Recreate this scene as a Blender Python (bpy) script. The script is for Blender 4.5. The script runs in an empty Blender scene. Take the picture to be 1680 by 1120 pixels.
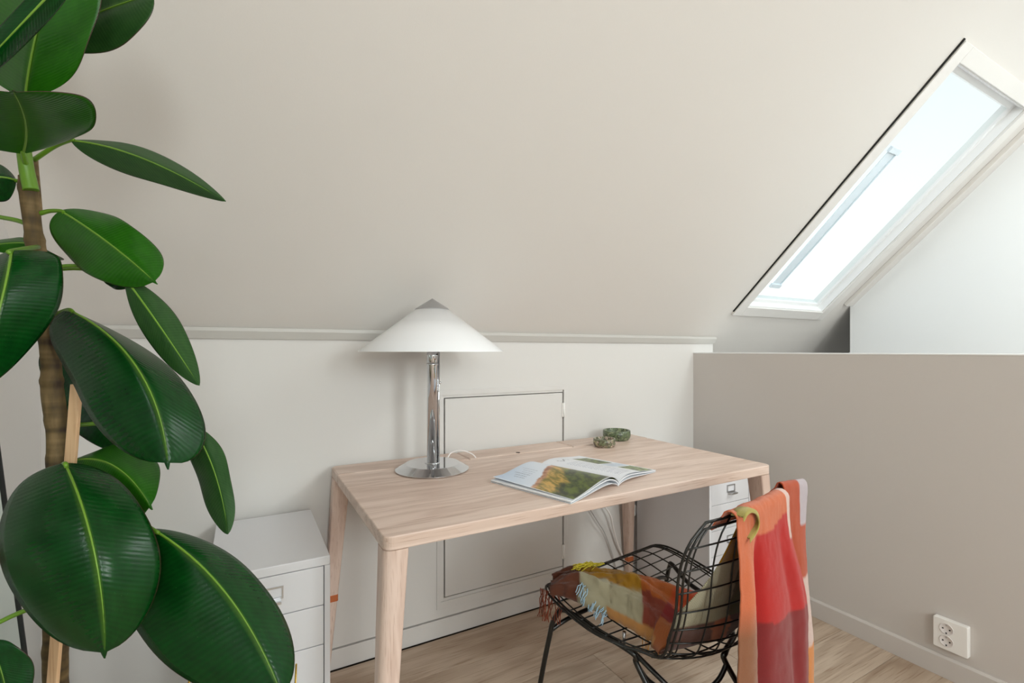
import bpy, bmesh, math, random
from mathutils import Vector, Matrix, noise
random.seed(7)
PI = math.pi
S = bpy.context.scene
COL = S.collection

# ------------------------------------------------------------------ camera
H = 1.15                       # eye height
TH = math.radians(29.1)        # camera turned right of the back wall's normal
SN, CS = math.sin(TH), math.cos(TH)
cam_d = bpy.data.cameras.new('camera'); cam = bpy.data.objects.new('camera', cam_d); COL.objects.link(cam)
cam.location = (0, 0, H); cam.rotation_euler = (PI/2, 0, -TH)
cam_d.sensor_width = 36; cam_d.lens = 36*790/1680; cam_d.shift_y = 14.5/1680
cam_d.clip_start = 0.02
S.camera = cam

# ------------------------------------------------------------------ world (pale overcast sky)
w = bpy.data.worlds.new('sky'); S.world = w; w.use_nodes = True
nt = w.node_tree; nt.nodes.clear()
wo = nt.nodes.new('ShaderNodeOutputWorld'); bg = nt.nodes.new('ShaderNodeBackground')
tc = nt.nodes.new('ShaderNodeTexCoord'); sp = nt.nodes.new('ShaderNodeSeparateXYZ'); rp = nt.nodes.new('ShaderNodeValToRGB')
rp.color_ramp.elements[0].position = 0.05; rp.color_ramp.elements[0].color = (1, 1, 1, 1)
rp.color_ramp.elements[1].position = 0.55; rp.color_ramp.elements[1].color = (0.55, 0.60, 0.66, 1)
nt.links.new(tc.outputs['Generated'], sp.inputs[0]); nt.links.new(sp.outputs['Z'], rp.inputs[0])
nt.links.new(rp.outputs[0], bg.inputs[0]); bg.inputs[1].default_value = 1.5
nt.links.new(bg.outputs[0], wo.inputs[0])

# ------------------------------------------------------------------ daylight through the windows, and an added fill over the stairwell
def area(name, loc, target, sx, sy, power, color=(1, 1, 1), spread=180):
    d = bpy.data.lights.new(name, 'AREA'); d.shape = 'RECTANGLE'; d.size = sx; d.size_y = sy
    d.energy = power; d.color = color; d.spread = math.radians(spread)
    o = bpy.data.objects.new(name, d); COL.objects.link(o); o.location = loc
    o.rotation_euler = (Vector(target)-Vector(loc)).to_track_quat('-Z', 'Y').to_euler()
    return o
area('window_daylight_a', (-.06, -2.70, 1.80), (-.06, 0, 1.45), .46, .95, 33, (0.97, 0.985, 1.0))
area('window_daylight_b', (1.36, -2.70, 1.80), (1.30, 0, 1.45), .52, .95, 46, (0.97, 0.985, 1.0))
area('stair_fill_light', (2.75, -.35, 2.64), (2.75, -.3, 0), .78, .86, 44, (0.97, 0.99, 1.0))  # added unseen source, brightens stair panel, slope and right end of desk

vs = S.view_settings
S.display_settings.display_device = 'sRGB'
vs.view_transform = 'Standard'; vs.look = 'None'; vs.gamma = 1.0; vs.exposure = -0.08; vs.use_curve_mapping = False
S.cycles.max_bounces = 10; S.cycles.diffuse_bounces = 6; S.cycles.transparent_max_bounces = 16
S.cycles.use_denoising = True

# ------------------------------------------------------------------ helpers
def at(u, v, Z):
    """point seen at (u, v) of the 1680x1120 photograph at depth Z"""
    X = (u-840)/790*Z; Y = (574.5-v)/790*Z
    return Vector((Z*SN + X*CS, Z*CS - X*SN, H + Y))

class MB:
    def __init__(s): s.v = []; s.f = []; s.sm = []; s.uv = None; s.col = None
    def add(s, vs_, fs, smooth=False):
        b = len(s.v); s.v += [tuple(p) for p in vs_]; s.f += [tuple(i+b for i in f) for f in fs]; s.sm += [smooth]*len(fs)
    def box(s, x0, x1, y0, y1, z0, z1, M=None):
        vs_ = [Vector((x, y, z)) for z in (z0, z1) for y in (y0, y1) for x in (x0, x1)]
        if M: vs_ = [M(p) if callable(M) else M @ p for p in vs_]
        s.add(vs_, [(0, 2, 3, 1), (4, 5, 7, 6), (0, 1, 5, 4), (2, 6, 7, 3), (0, 4, 6, 2), (1, 3, 7, 5)])
        return s
    def prism(s, poly, a0, a1, f):
        """poly 2D list extruded from a0 to a1; f(p, q, a) -> xyz"""
        n = len(poly)
        s.add([f(p, q, a0) for p, q in poly] + [f(p, q, a1) for p, q in poly],
              [tuple(range(n))[::-1], tuple(range(n, 2*n))] + [(i, (i+1) % n, n+(i+1) % n, n+i) for i in range(n)])
        return s
    def tube(s, pts, r, n=8, closed=False, caps=True):
        pts = [Vector(p) for p in pts]; m = len(pts); vs_ = []; up = None
        for i, p in enumerate(pts):
            if closed: t = pts[(i+1) % m]-pts[i-1]
            else: t = pts[min(i+1, m-1)]-pts[max(i-1, 0)]
            if t.length < 1e-9: t = Vector((0, 0, 1))
            t.normalize()
            if up is None:
                up = t.orthogonal().normalized()
            else:
                up = up - t*up.dot(t)
                up = up.normalized() if up.length > 1e-6 else t.orthogonal().normalized()
            b = t.cross(up); rr = r[i] if isinstance(r, (list, tuple)) else r
            vs_ += [p + (up*math.cos(a)+b*math.sin(a))*rr for a in [2*PI*k/n for k in range(n)]]
        fs = []
        for i in range(m if closed else m-1):
            j = (i+1) % m
            for k in range(n): fs.append((i*n+k, i*n+(k+1) % n, j*n+(k+1) % n, j*n+k))
        s.add(vs_, fs, True)
        if caps and not closed:
            b0 = len(s.v)-len(vs_)
            s.f.append(tuple(b0+k for k in range(n))[::-1]); s.sm.append(False)
            s.f.append(tuple(b0+(m-1)*n+k for k in range(n))); s.sm.append(False)
        return s
    def lathe(s, prof, c=(0, 0, 0), n=48, smooth=True):
        c = Vector(c); vs_ = []
        for r, z in prof:
            vs_ += [c+Vector((max(r, 1e-5)*math.cos(2*PI*k/n), max(r, 1e-5)*math.sin(2*PI*k/n), z)) for k in range(n)]
        fs = [(i*n+k, i*n+(k+1) % n, (i+1)*n+(k+1) % n, (i+1)*n+k) for i in range(len(prof)-1) for k in range(n)]
        s.add(vs_, fs, smooth); return s
    def grid(s, rows, smooth=True):
        m = len(rows); n = len(rows[0]); fl = [p for r in rows for p in r]
        s.add(fl, [(i*n+j, i*n+j+1, (i+1)*n+j+1, (i+1)*n+j) for i in range(m-1) for j in range(n-1)], smooth); return s
    def build(s, name, mat, parent=None, bevel=0, seg=2, solid=0, auto=None):
        me = bpy.data.meshes.new(name); me.from_pydata(s.v, [], s.f)
        me.polygons.foreach_set('use_smooth', s.sm)
        if s.uv:
            l = me.uv_layers.new(name='UVMap')
            for lp in me.loops: l.data[lp.index].uv = s.uv[lp.vertex_index]
        if s.col:
            a = me.color_attributes.new('Col', 'FLOAT_COLOR', 'POINT')
            for i, c in enumerate(s.col): a.data[i].color = (c[0], c[1], c[2], 1)
        me.materials.append(mat); me.update(); me.validate()
        o = bpy.data.objects.new(name, me); COL.objects.link(o)
        if parent: o.parent = parent
        if solid:
            m = o.modifiers.new('solid', 'SOLIDIFY'); m.thickness = solid; m.offset = -1
        if bevel:
            m = o.modifiers.new('bevel', 'BEVEL'); m.width = bevel; m.segments = seg; m.limit_method = 'ANGLE'; m.angle_limit = math.radians(40)
            m.harden_normals = False
        return o

def fix_normals(o):
    bm = bmesh.new(); bm.from_mesh(o.data); bmesh.ops.recalc_face_normals(bm, faces=bm.faces); bm.to_mesh(o.data); bm.free(); return o
def tag(o, label=None, cat=None, group=None, kind=None):
    if label: o['label'] = label
    if cat: o['category'] = cat
    if group: o['group'] = group
    if kind: o['kind'] = kind
    return o
def thing(name, label, cat, loc=(0, 0, 0), rz=0, group=None):
    o = bpy.data.objects.new(name, None); COL.objects.link(o); o.location = loc; o.rotation_euler = (0, 0, rz)
    o.empty_display_size = .05
    return tag(o, label, cat, group)
def struct(o, label, cat): return tag(o, label, cat, kind='structure')
def dup(o, parent=None):
    c = o.copy(); COL.objects.link(c); c.parent = parent
    for ch in list(o.children): dup(ch, c)
    return c
def catmull(pts, n=8, closed=False):
    pts = [Vector(p) for p in pts]; m = len(pts); out = []
    for i in range(m if closed else m-1):
        if closed: p0, p1, p2, p3 = pts[i-1], pts[i], pts[(i+1) % m], pts[(i+2) % m]
        else: p0, p1, p2, p3 = pts[max(i-1, 0)], pts[i], pts[i+1], pts[min(i+2, m-1)]
        for k in range(n):
            t = k/n
            out.append(.5*((2*p1)+(-p0+p2)*t+(2*p0-5*p1+4*p2-p3)*t*t+(-p0+3*p1-3*p2+p3)*t**3))
    if not closed: out.append(pts[-1])
    return out
def interp(xs, ys, x):
    if x <= xs[0]: return ys[0]
    for i in range(len(xs)-1):
        if x <= xs[i+1]:
            t = (x-xs[i])/(xs[i+1]-xs[i]); t = t*t*(3-2*t) if False else t
            return ys[i]+(ys[i+1]-ys[i])*t
    return ys[-1]
def sm(x, a, b):
    t = max(0, min(1, (x-a)/(b-a))); return t*t*(3-2*t)

# ------------------------------------------------------------------ materials
def srgb(r, g, b):
    f = lambda c: (c/255/12.92 if c/255 <= .04045 else ((c/255+.055)/1.055)**2.4)
    return (f(r), f(g), f(b), 1)
def mat(name, col, rough=.5, metal=0, spec=.5, noise_amt=0, noise_scale=40, bump=0, bump_scale=300, coat=0, extra=None):
    m = bpy.data.materials.new(name); m.use_nodes = True; n = m.node_tree; b = n.nodes['Principled BSDF']
    b.inputs['Base Color'].default_value = col; b.inputs['Roughness'].default_value = rough
    b.inputs['Metallic'].default_value = metal; b.inputs['Specular IOR Level'].default_value = spec
    b.inputs['Coat Weight'].default_value = coat
    tcn = n.nodes.new('ShaderNodeTexCoord')
    if noise_amt:
        nz = n.nodes.new('ShaderNodeTexNoise'); nz.inputs['Scale'].default_value = noise_scale; nz.inputs['Detail'].default_value = 5
        n.links.new(tcn.outputs['Object'], nz.inputs['Vector'])
        mx = n.nodes.new('ShaderNodeMix'); mx.data_type = 'RGBA'
        mx.inputs[6].default_value = tuple(c*(1-noise_amt) for c in col[:3])+(1,); mx.inputs[7].default_value = tuple(min(1, c*(1+noise_amt)) for c in col[:3])+(1,)
        n.links.new(nz.outputs['Fac'], mx.inputs[0]); n.links.new(mx.outputs[2], b.inputs['Base Color'])
    if bump:
        nb = n.nodes.new('ShaderNodeTexNoise'); nb.inputs['Scale'].default_value = bump_scale; nb.inputs['Detail'].default_value = 3
        n.links.new(tcn.outputs['Object'], nb.inputs['Vector'])
        bp = n.nodes.new('ShaderNodeBump'); bp.inputs['Strength'].default_value = bump; bp.inputs['Distance'].default_value = .001
        n.links.new(nb.outputs['Fac'], bp.inputs['Height']); n.links.new(bp.outputs[0], b.inputs['Normal'])
    return m

def wood(name, c_light, c_dark, axis=0, rough=.5, scale=1.0, contrast=1.0, pores=.35):
    """oak: long stretched grain, cathedral rings, dark pores; per-object shift so boards differ"""
    m = bpy.data.materials.new(name); m.use_nodes = True; n = m.node_tree; N = n.nodes; L = n.links; b = N['Principled BSDF']
    g = N.new('ShaderNodeTexCoord'); oi = N.new('ShaderNodeObjectInfo')
    ad = N.new('ShaderNodeVectorMath'); ad.operation = 'ADD'
    mu = N.new('ShaderNodeMath'); mu.operation = 'MULTIPLY'; mu.inputs[1].default_value = 13.7
    L.new(oi.outputs['Random'], mu.inputs[0]); L.new(g.outputs['Object'], ad.inputs[0]); L.new(mu.outputs[0], ad.inputs[1])
    mp = N.new('ShaderNodeMapping'); sc = [7*scale, 7*scale, 7*scale]; sc[axis] = .9*scale; mp.inputs['Scale'].default_value = sc
    L.new(ad.outputs[0], mp.inputs['Vector'])
    n1 = N.new('ShaderNodeTexNoise'); n1.inputs['Scale'].default_value = 1.3; n1.inputs['Detail'].default_value = 3; n1.inputs['Distortion'].default_value = .6
    L.new(mp.outputs[0], n1.inputs['Vector'])
    mm = N.new('ShaderNodeMath'); mm.operation = 'MULTIPLY'; mm.inputs[1].default_value = 34
    sn = N.new('ShaderNodeMath'); sn.operation = 'SINE'
    L.new(n1.outputs['Fac'], mm.inputs[0]); L.new(mm.outputs[0], sn.inputs[0])
    mr = N.new('ShaderNodeMapRange'); mr.inputs[1].default_value = -1; mr.inputs[2].default_value = 1
    L.new(sn.outputs[0], mr.inputs[0])
    mp2 = N.new('ShaderNodeMapping'); sc = [260*scale]*3; sc[axis] = 9*scale; mp2.inputs['Scale'].default_value = sc
    L.new(ad.outputs[0], mp2.inputs['Vector'])
    n2 = N.new('ShaderNodeTexNoise'); n2.inputs['Scale'].default_value = 1; n2.inputs['Detail'].default_value = 2
    L.new(mp2.outputs[0], n2.inputs['Vector'])
    pr = N.new('ShaderNodeMapRange'); pr.inputs[1].default_value = .56; pr.inputs[2].default_value = .70
    L.new(n2.outputs['Fac'], pr.inputs[0])
    a1 = N.new('ShaderNodeMath'); a1.operation = 'MULTIPLY'; a1.inputs[1].default_value = .30*contrast; L.new(mr.outputs[0], a1.inputs[0])
    n3 = N.new('ShaderNodeTexNoise'); n3.inputs['Scale'].default_value = .6; L.new(mp.outputs[0], n3.inputs['Vector'])
    a3 = N.new('ShaderNodeMath'); a3.operation = 'MULTIPLY_ADD'; a3.inputs[1].default_value = .7*contrast; L.new(n3.outputs['Fac'], a3.inputs[0]); L.new(a1.outputs[0], a3.inputs[2])
    a2 = N.new('ShaderNodeMath'); a2.operation = 'MULTIPLY_ADD'; a2.inputs[1].default_value = pores; L.new(pr.outputs[0], a2.inputs[0]); L.new(a3.outputs[0], a2.inputs[2])
    a2.use_clamp = True
    mx = N.new('ShaderNodeMix'); mx.data_type = 'RGBA'; mx.inputs[6].default_value = c_light; mx.inputs[7].default_value = c_dark
    L.new(a2.outputs[0], mx.inputs[0])
    hv = N.new('ShaderNodeHueSaturation'); mv = N.new('ShaderNodeMapRange'); mv.inputs[3].default_value = .93; mv.inputs[4].default_value = 1.06
    L.new(oi.outputs['Random'], mv.inputs[0]); L.new(mv.outputs[0], hv.inputs['Value']); L.new(mx.outputs[2], hv.inputs['Color'])
    L.new(hv.outputs[0], b.inputs['Base Color']); b.inputs['Roughness'].default_value = rough
    bp = N.new('ShaderNodeBump'); bp.inputs['Strength'].default_value = .25; bp.inputs['Distance'].default_value = .0006; bp.invert = True
    L.new(pr.outputs[0], bp.inputs['Height']); L.new(bp.outputs[0], b.inputs['Normal'])
    return m

M_ceil = mat('paint_ceiling', srgb(220, 215, 210), .75, bump=.12, bump_scale=260, spec=.3)
M_wall = mat('paint_wall', srgb(217, 214, 211), .6, bump=.12, bump_scale=260, spec=.35)
M_trim = mat('paint_trim', srgb(217, 214, 211), .4, bump=.05, bump_scale=120)
M_half = mat('paint_half_wall', srgb(206, 200, 195), .65, bump=.15, bump_scale=240, spec=.3)
M_white = mat('paint_white', srgb(240, 240, 240), .35, bump=.04, bump_scale=100)
M_case = mat('paint_skylight_casing', srgb(226, 222, 218), .4, bump=.04, bump_scale=100)
M_panel = mat('paint_stair_wall', srgb(240, 241, 241), .45, bump=.06, bump_scale=60)
M_dark = mat('matte_black', srgb(25, 25, 24), .7, bump=.1)  # plain black, also used for the painted shadow gap along the skylight casing
M_desk = wood('whitened_oak', srgb(236, 216, 204), srgb(176, 144, 124), 0, .42, .9, .85, .35)
M_deskv = wood('whitened_oak_upright', srgb(234, 213, 201), srgb(182, 148, 130), 2, .45, 1.1, .8, .3)
M_floor = wood('floor_oak', srgb(224, 206, 186), srgb(156, 130, 106), 0, .42, .8, 1.0, .4)
M_gap = mat('floor_underlay', srgb(70, 60, 50), .9, bump=.1)
M_chrome = mat('chrome', (.66, .67, .69, 1), .04, 1)
M_steel = mat('brushed_steel', (.55, .55, .56, 1), .28, 1, bump=.05)
M_black = mat('black_wire', srgb(17, 19, 18), .28, 0, .6, bump=.03)
M_cab = mat('white_enamel', srgb(226, 226, 230), .4, bump=.05, bump_scale=400)
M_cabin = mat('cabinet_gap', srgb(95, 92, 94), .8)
M_plast = mat('white_plastic', srgb(245, 243, 240), .25)
M_plast2 = mat('socket_well', srgb(228, 222, 220), .3)
M_brass = mat('brass', srgb(200, 165, 75), .2, 1, bump=.03)
M_copper = mat('copper_leather', srgb(196, 108, 62), .35, .2, noise_amt=.2, noise_scale=60)
M_cable = mat('white_cable', srgb(238, 232, 230), .4)
M_stake = wood('stake_pine', srgb(222, 186, 146), srgb(178, 132, 92), 2, .6, 1.6, .8, .3)
M_pot = mat('grey_ceramic', srgb(120, 118, 112), .4, noise_amt=.1)
M_soil = mat('potting_soil', srgb(48, 36, 26), .95, noise_amt=.5, noise_scale=90, bump=1, bump_scale=120)
M_shade = mat('opal_glass', srgb(246, 247, 250), .25, coat=.2)
M_shade.node_tree.nodes['Principled BSDF'].inputs['Subsurface Weight'].default_value = .15
M_shade.node_tree.nodes['Principled BSDF'].inputs['Subsurface Radius'].default_value = (.02, .02, .02)
M_cap = mat('grey_cap', srgb(170, 169, 170), .35, .6)
M_mirror = mat('mirror_glass', (.75, .82, .78, 1), .02, 1)

def glass_mat():
    m = bpy.data.materials.new('window_glass'); m.use_nodes = True; n = m.node_tree; n.nodes.clear()
    o = n.nodes.new('ShaderNodeOutputMaterial'); t = n.nodes.new('ShaderNodeBsdfTransparent'); g = n.nodes.new('ShaderNodeBsdfGlossy')
    t.inputs[0].default_value = (.95, .98, .97, 1); g.inputs['Roughness'].default_value = .02
    f = n.nodes.new('ShaderNodeFresnel'); f.inputs[0].default_value = 1.45; mx = n.nodes.new('ShaderNodeMixShader')
    ge = n.nodes.new('ShaderNodeNewGeometry'); iv = n.nodes.new('ShaderNodeMath'); iv.operation = 'SUBTRACT'; iv.inputs[0].default_value = 1
    ml = n.nodes.new('ShaderNodeMath'); ml.operation = 'MULTIPLY'
    n.links.new(ge.outputs['Backfacing'], iv.inputs[1]); n.links.new(iv.outputs[0], ml.inputs[0]); n.links.new(f.outputs[0], ml.inputs[1]); n.links.new(ml.outputs[0], mx.inputs[0]); n.links.new(t.outputs[0], mx.inputs[1]); n.links.new(g.outputs[0], mx.inputs[2]); n.links.new(mx.outputs[0], o.inputs[0])
    return m
M_glass = glass_mat()

def leaf_mat(name, c1, c2, rough=.26):
    m = bpy.data.materials.new(name); m.use_nodes = True; n = m.node_tree; N = n.nodes; L = n.links; b = N['Principled BSDF']
    uv = N.new('ShaderNodeUVMap'); se = N.new('ShaderNodeSeparateXYZ'); L.new(uv.outputs[0], se.inputs[0])
    def math_(op, a, bb=None, c=None):
        x = N.new('ShaderNodeMath'); x.operation = op
        for i, q in enumerate((a, bb, c)):
            if q is None: continue
            if hasattr(q, 'links'): L.new(q, x.inputs[i])
            else: x.inputs[i].default_value = q
        return x.outputs[0]
    ac = math_('ABSOLUTE', math_('SUBTRACT', se.outputs[0], .5))        # 0 at midrib .. .5 at the margin
    # side veins: fine lines that leave the midrib at a slant
    ph = math_('MULTIPLY', math_('ADD', se.outputs[1], math_('MULTIPLY', ac, -.16)), 260.0)
    vein = math_('SINE', ph)
    nz = N.new('ShaderNodeTexNoise'); nz.inputs['Scale'].default_value = 9; nz.inputs['Detail'].default_value = 4; L.new(uv.outputs[0], nz.inputs['Vector'])
    mx = N.new('ShaderNodeMix'); mx.data_type = 'RGBA'; mx.inputs[6].default_value = c1; mx.inputs[7].default_value = c2
    f = math_('ADD', math_('MULTIPLY', nz.outputs['Fac'], .9), math_('MULTIPLY', vein, .07)); f = math_('SUBTRACT', f, .05)
    L.new(f, mx.inputs[0])
    # pale zone beside the midrib
    near = N.new('ShaderNodeMapRange'); near.inputs[1].default_value = .03; near.inputs[2].default_value = .0; near.inputs[3].default_value = 0; near.inputs[4].default_value = .5
    L.new(ac, near.inputs[0])
    m2 = N.new('ShaderNodeMix'); m2.data_type = 'RGBA'; m2.inputs[7].default_value = srgb(96, 140, 40)
    L.new(near.outputs[0], m2.inputs[0]); L.new(mx.outputs[2], m2.inputs[6])
    # purple-brown margin
    mg = N.new('ShaderNodeMapRange'); mg.inputs[1].default_value = .488; mg.inputs[2].default_value = .5
    L.new(ac, mg.inputs[0])
    m3 = N.new('ShaderNodeMix'); m3.data_type = 'RGBA'; m3.inputs[7].default_value = srgb(74, 50, 44)
    L.new(mg.outputs[0], m3.inputs[0]); L.new(m2.outputs[2], m3.inputs[6])
    # tiny pale specks
    vo = N.new('ShaderNodeTexVoronoi'); vo.inputs['Scale'].default_value = 26; L.new(uv.outputs[0], vo.inputs['Vector'])
    spk = math_('LESS_THAN', vo.outputs['Distance'], .035)
    m4 = N.new('ShaderNodeMix'); m4.data_type = 'RGBA'; m4.inputs[7].default_value = srgb(120, 160, 95)
    L.new(math_('MULTIPLY', spk, .45), m4.inputs[0]); L.new(m3.outputs[2], m4.inputs[6])
    L.new(m4.outputs[2], b.inputs['Base Color']); b.inputs['Roughness'].default_value = rough
    b.inputs['Specular IOR Level'].default_value = .32
    bp = N.new('ShaderNodeBump'); bp.inputs['Strength'].default_value = .10; bp.inputs['Distance'].default_value = .0008
    hh = math_('ADD', vein, math_('MULTIPLY', nz.outputs['Fac'], 3.0))
    L.new(hh, bp.inputs['Height']); L.new(bp.outputs[0], b.inputs['Normal'])
    # leaves let some light through
    tr = N.new('ShaderNodeBsdfTranslucent'); L.new(m4.outputs[2], tr.inputs[0]); ms = N.new('ShaderNodeMixShader'); ms.inputs[0].default_value = .18
    L.new(b.outputs[0], ms.inputs[1]); L.new(tr.outputs[0], ms.inputs[2]); L.new(ms.outputs[0], N['Material Output'].inputs[0])
    return m
M_leaf = leaf_mat('mature_leaf', srgb(4, 46, 12), srgb(12, 82, 24))
M_leaf2 = leaf_mat('bright_lit_leaf', srgb(26, 84, 8), srgb(48, 116, 16), .32)  # brighter green: light through the upper leaves put into the colour
M_leaf3 = leaf_mat('under_leaf', srgb(30, 70, 28), srgb(58, 98, 44), .42)
M_rib = mat('leaf_midrib', srgb(110, 150, 44), .45, noise_amt=.1)
M_pet = mat('leaf_stalk', srgb(96, 138, 30), .4, noise_amt=.15)
M_bud = mat('red_sheath', srgb(190, 96, 76), .4, noise_amt=.15)

def bark_mat():
    m = bpy.data.materials.new('bark'); m.use_nodes = True; n = m.node_tree; N = n.nodes; L = n.links; b = N['Principled BSDF']
    g = N.new('ShaderNodeTexCoord'); mp = N.new('ShaderNodeMapping'); mp.inputs['Scale'].default_value = (60, 60, 14); L.new(g.outputs['Object'], mp.inputs[0])
    nz = N.new('ShaderNodeTexNoise'); nz.inputs['Scale'].default_value = 1; nz.inputs['Detail'].default_value = 6; L.new(mp.outputs[0], nz.inputs['Vector'])
    mp2 = N.new('ShaderNodeMapping'); mp2.inputs['Scale'].default_value = (8, 8, 60); L.new(g.outputs['Object'], mp2.inputs[0])
    n2 = N.new('ShaderNodeTexNoise'); n2.inputs['Scale'].default_value = 1; L.new(mp2.outputs[0], n2.inputs['Vector'])
    cr = N.new('ShaderNodeValToRGB'); e = cr.color_ramp.elements; e[0].position = .36; e[0].color = srgb(48, 32, 18); e[1].position = .66; e[1].color = srgb(128, 104, 68)
    k = e.new(.5); k.color = srgb(88, 70, 36)
    ad = N.new('ShaderNodeMath'); ad.operation = 'MULTIPLY_ADD'; ad.inputs[1].default_value = .5; L.new(n2.outputs['Fac'], ad.inputs[0])
    h = N.new('ShaderNodeMath'); h.operation = 'MULTIPLY'; h.inputs[1].default_value = .5; L.new(nz.outputs['Fac'], h.inputs[0]); L.new(h.outputs[0], ad.inputs[2])
    L.new(ad.outputs[0], cr.inputs[0]); L.new(cr.outputs[0], b.inputs['Base Color']); b.inputs['Roughness'].default_value = .75
    bp = N.new('ShaderNodeBump'); bp.inputs['Strength'].default_value = .6; bp.inputs['Distance'].default_value = .002; L.new(ad.outputs[0], bp.inputs['Height']); L.new(bp.outputs[0], b.inputs['Normal'])
    return m
M_bark = bark_mat()

def marble_mat(name, cols, scale):
    m = bpy.data.materials.new(name); m.use_nodes = True; n = m.node_tree; N = n.nodes; L = n.links; b = N['Principled BSDF']
    g = N.new('ShaderNodeTexCoord'); nz = N.new('ShaderNodeTexNoise'); nz.inputs['Scale'].default_value = scale; nz.inputs['Detail'].default_value = 5; nz.inputs['Distortion'].default_value = 2.2
    L.new(g.outputs['Object'], nz.inputs['Vector'])
    cr = N.new('ShaderNodeValToRGB'); e = cr.color_ramp.elements
    ps = [.32, .42, .475, .51, .56, .62, .7]
    e[0].position = ps[0]; e[0].color = cols[0]; e[1].position = ps[-1]; e[1].color = cols[-1]
    for p, c in zip(ps[1:-1], cols[1:-1]): k = e.new(p); k.color = c
    L.new(nz.outputs['Fac'], cr.inputs[0]); L.new(cr.outputs[0], b.inputs['Base Color']); b.inputs['Roughness'].default_value = .3
    return m
M_mar1 = marble_mat('green_marble', [srgb(52, 60, 44), srgb(104, 120, 86), srgb(40, 44, 36), srgb(150, 160, 124), srgb(96, 112, 82), srgb(60, 70, 56), srgb(176, 180, 150)], 16)
M_mar2 = marble_mat('brown_marble', [srgb(70, 46, 38), srgb(120, 130, 98), srgb(62, 40, 34), srgb(206, 190, 170), srgb(84, 58, 46), srgb(160, 164, 116), srgb(214, 200, 184)], 20)

def vcol_mat(name, rough=.5, weave=0, spec=.5, sheen=0):
    m = bpy.data.materials.new(name); m.use_nodes = True; n = m.node_tree; N = n.nodes; L = n.links; b = N['Principled BSDF']
    a = N.new('ShaderNodeVertexColor'); a.layer_name = 'Col'; b.inputs['Roughness'].default_value = rough; b.inputs['Specular IOR Level'].default_value = spec
    b.inputs['Sheen Weight'].default_value = sheen
    if weave:
        uv = N.new('ShaderNodeUVMap'); mp = N.new('ShaderNodeMapping'); mp.inputs['Rotation'].default_value = (0, 0, math.radians(40)); L.new(uv.outputs[0], mp.inputs[0])
        wv = N.new('ShaderNodeTexWave'); wv.inputs['Scale'].default_value = weave; wv.inputs['Distortion'].default_value = 1.2; wv.inputs['Detail'].default_value = 1; wv.inputs['Detail Scale'].default_value = 3
        L.new(mp.outputs[0], wv.inputs['Vector'])
        hs = N.new('ShaderNodeMix'); hs.data_type = 'RGBA'; hs.blend_type = 'MULTIPLY'; hs.inputs[0].default_value = .55
        L.new(a.outputs[0], hs.inputs[6]); L.new(wv.outputs['Color'], hs.inputs[7]); L.new(hs.outputs[2], b.inputs['Base Color'])
        bp = N.new('ShaderNodeBump'); bp.inputs['Strength'].default_value = .5; bp.inputs['Distance'].default_value = .001; L.new(wv.outputs['Fac'], bp.inputs['Height']); L.new(bp.outputs[0], b.inputs['Normal'])
    else: L.new(a.outputs[0], b.inputs['Base Color'])
    return m
M_print = vcol_mat('printed_paper', .32)
M_cloth = vcol_mat('woven_wool', .95, 66, .15, .3)
M_paper = mat('paper_edge', srgb(232, 234, 238), .6)

# ================================================================== THE ROOM
YB = 1.83; XL = -.5; XR = 2.16; XS = 3.33; YN = -2.6; ZC = 2.5
PH = math.radians(44.3); CP, SP = math.cos(PH), math.sin(PH)
def SL(p):   # slope frame: x, distance up the slope, depth into the room
    x, s_, d = p
    return Vector((x, YB - s_*CP - d*SP, 1.22 + s_*SP - d*CP))
SMAX = (ZC-1.22)/SP + .12

# floor: slab plus planks laid along x
fl = struct(MB().box(XL-.1, XR+.16, YN-.1, YB+.1, -.12, -.016).build('floor', M_gap), 'light oak plank floor', 'floor')
pw = .187; y = YB-.012; r = 0
lens = [1.9, 1.5, 2.1]
while y > YN:
    y0 = max(y-pw, YN); x = XL + .004; k = 0; off = [0, .95, .45, 1.3][r % 4]
    xe = x + (lens[r % 3]-off if lens[r % 3]-off > .3 else lens[r % 3])
    while x < XR-.01:
        xe = min(xe, XR-.005)
        mb = MB().box(-(xe-x)/2+.0006, (xe-x)/2-.0006, -(y-y0)/2+.0006, (y-y0)/2-.0006, -.015, 0)
        o = mb.build('plank', M_floor, fl, bevel=.0007, seg=1); o.location = ((x+xe)/2, (y+y0)/2, 0)
        x = xe; xe = x + lens[(r+k+1) % 3]; k += 1
    y = y0; r += 1

# back knee wall with the hatch opening
hx0, hx1, hz0, hz1 = .690, 1.290, .140, .968
m = MB()
for x0, x1, z0, z1 in ((XL-.1, hx0, .076, 1.30), (hx1, 2.32, .076, 1.30), (hx0, hx1, .076, hz0), (hx0, hx1, hz1, 1.30)):
    m.box(x0, x1, YB, YB+.12, z0, z1)
m.box(XL-.1, 2.32, YB+.03, YB+.12, -.1, .076); m.box(hx0-.02, hx1+.02, YB+.115, YB+.14, hz0-.02, hz1+.02)
struct(m.build('wall_back', M_wall), 'light grey knee wall under the sloped ceiling', 'wall')
bb = MB().box(XL, XR, YB-.004, YB+.03, 0, .0705).build('baseboard_back', M_trim, bevel=.0015)
struct(bb, 'low flat baseboard under the knee wall', 'baseboard')
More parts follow.
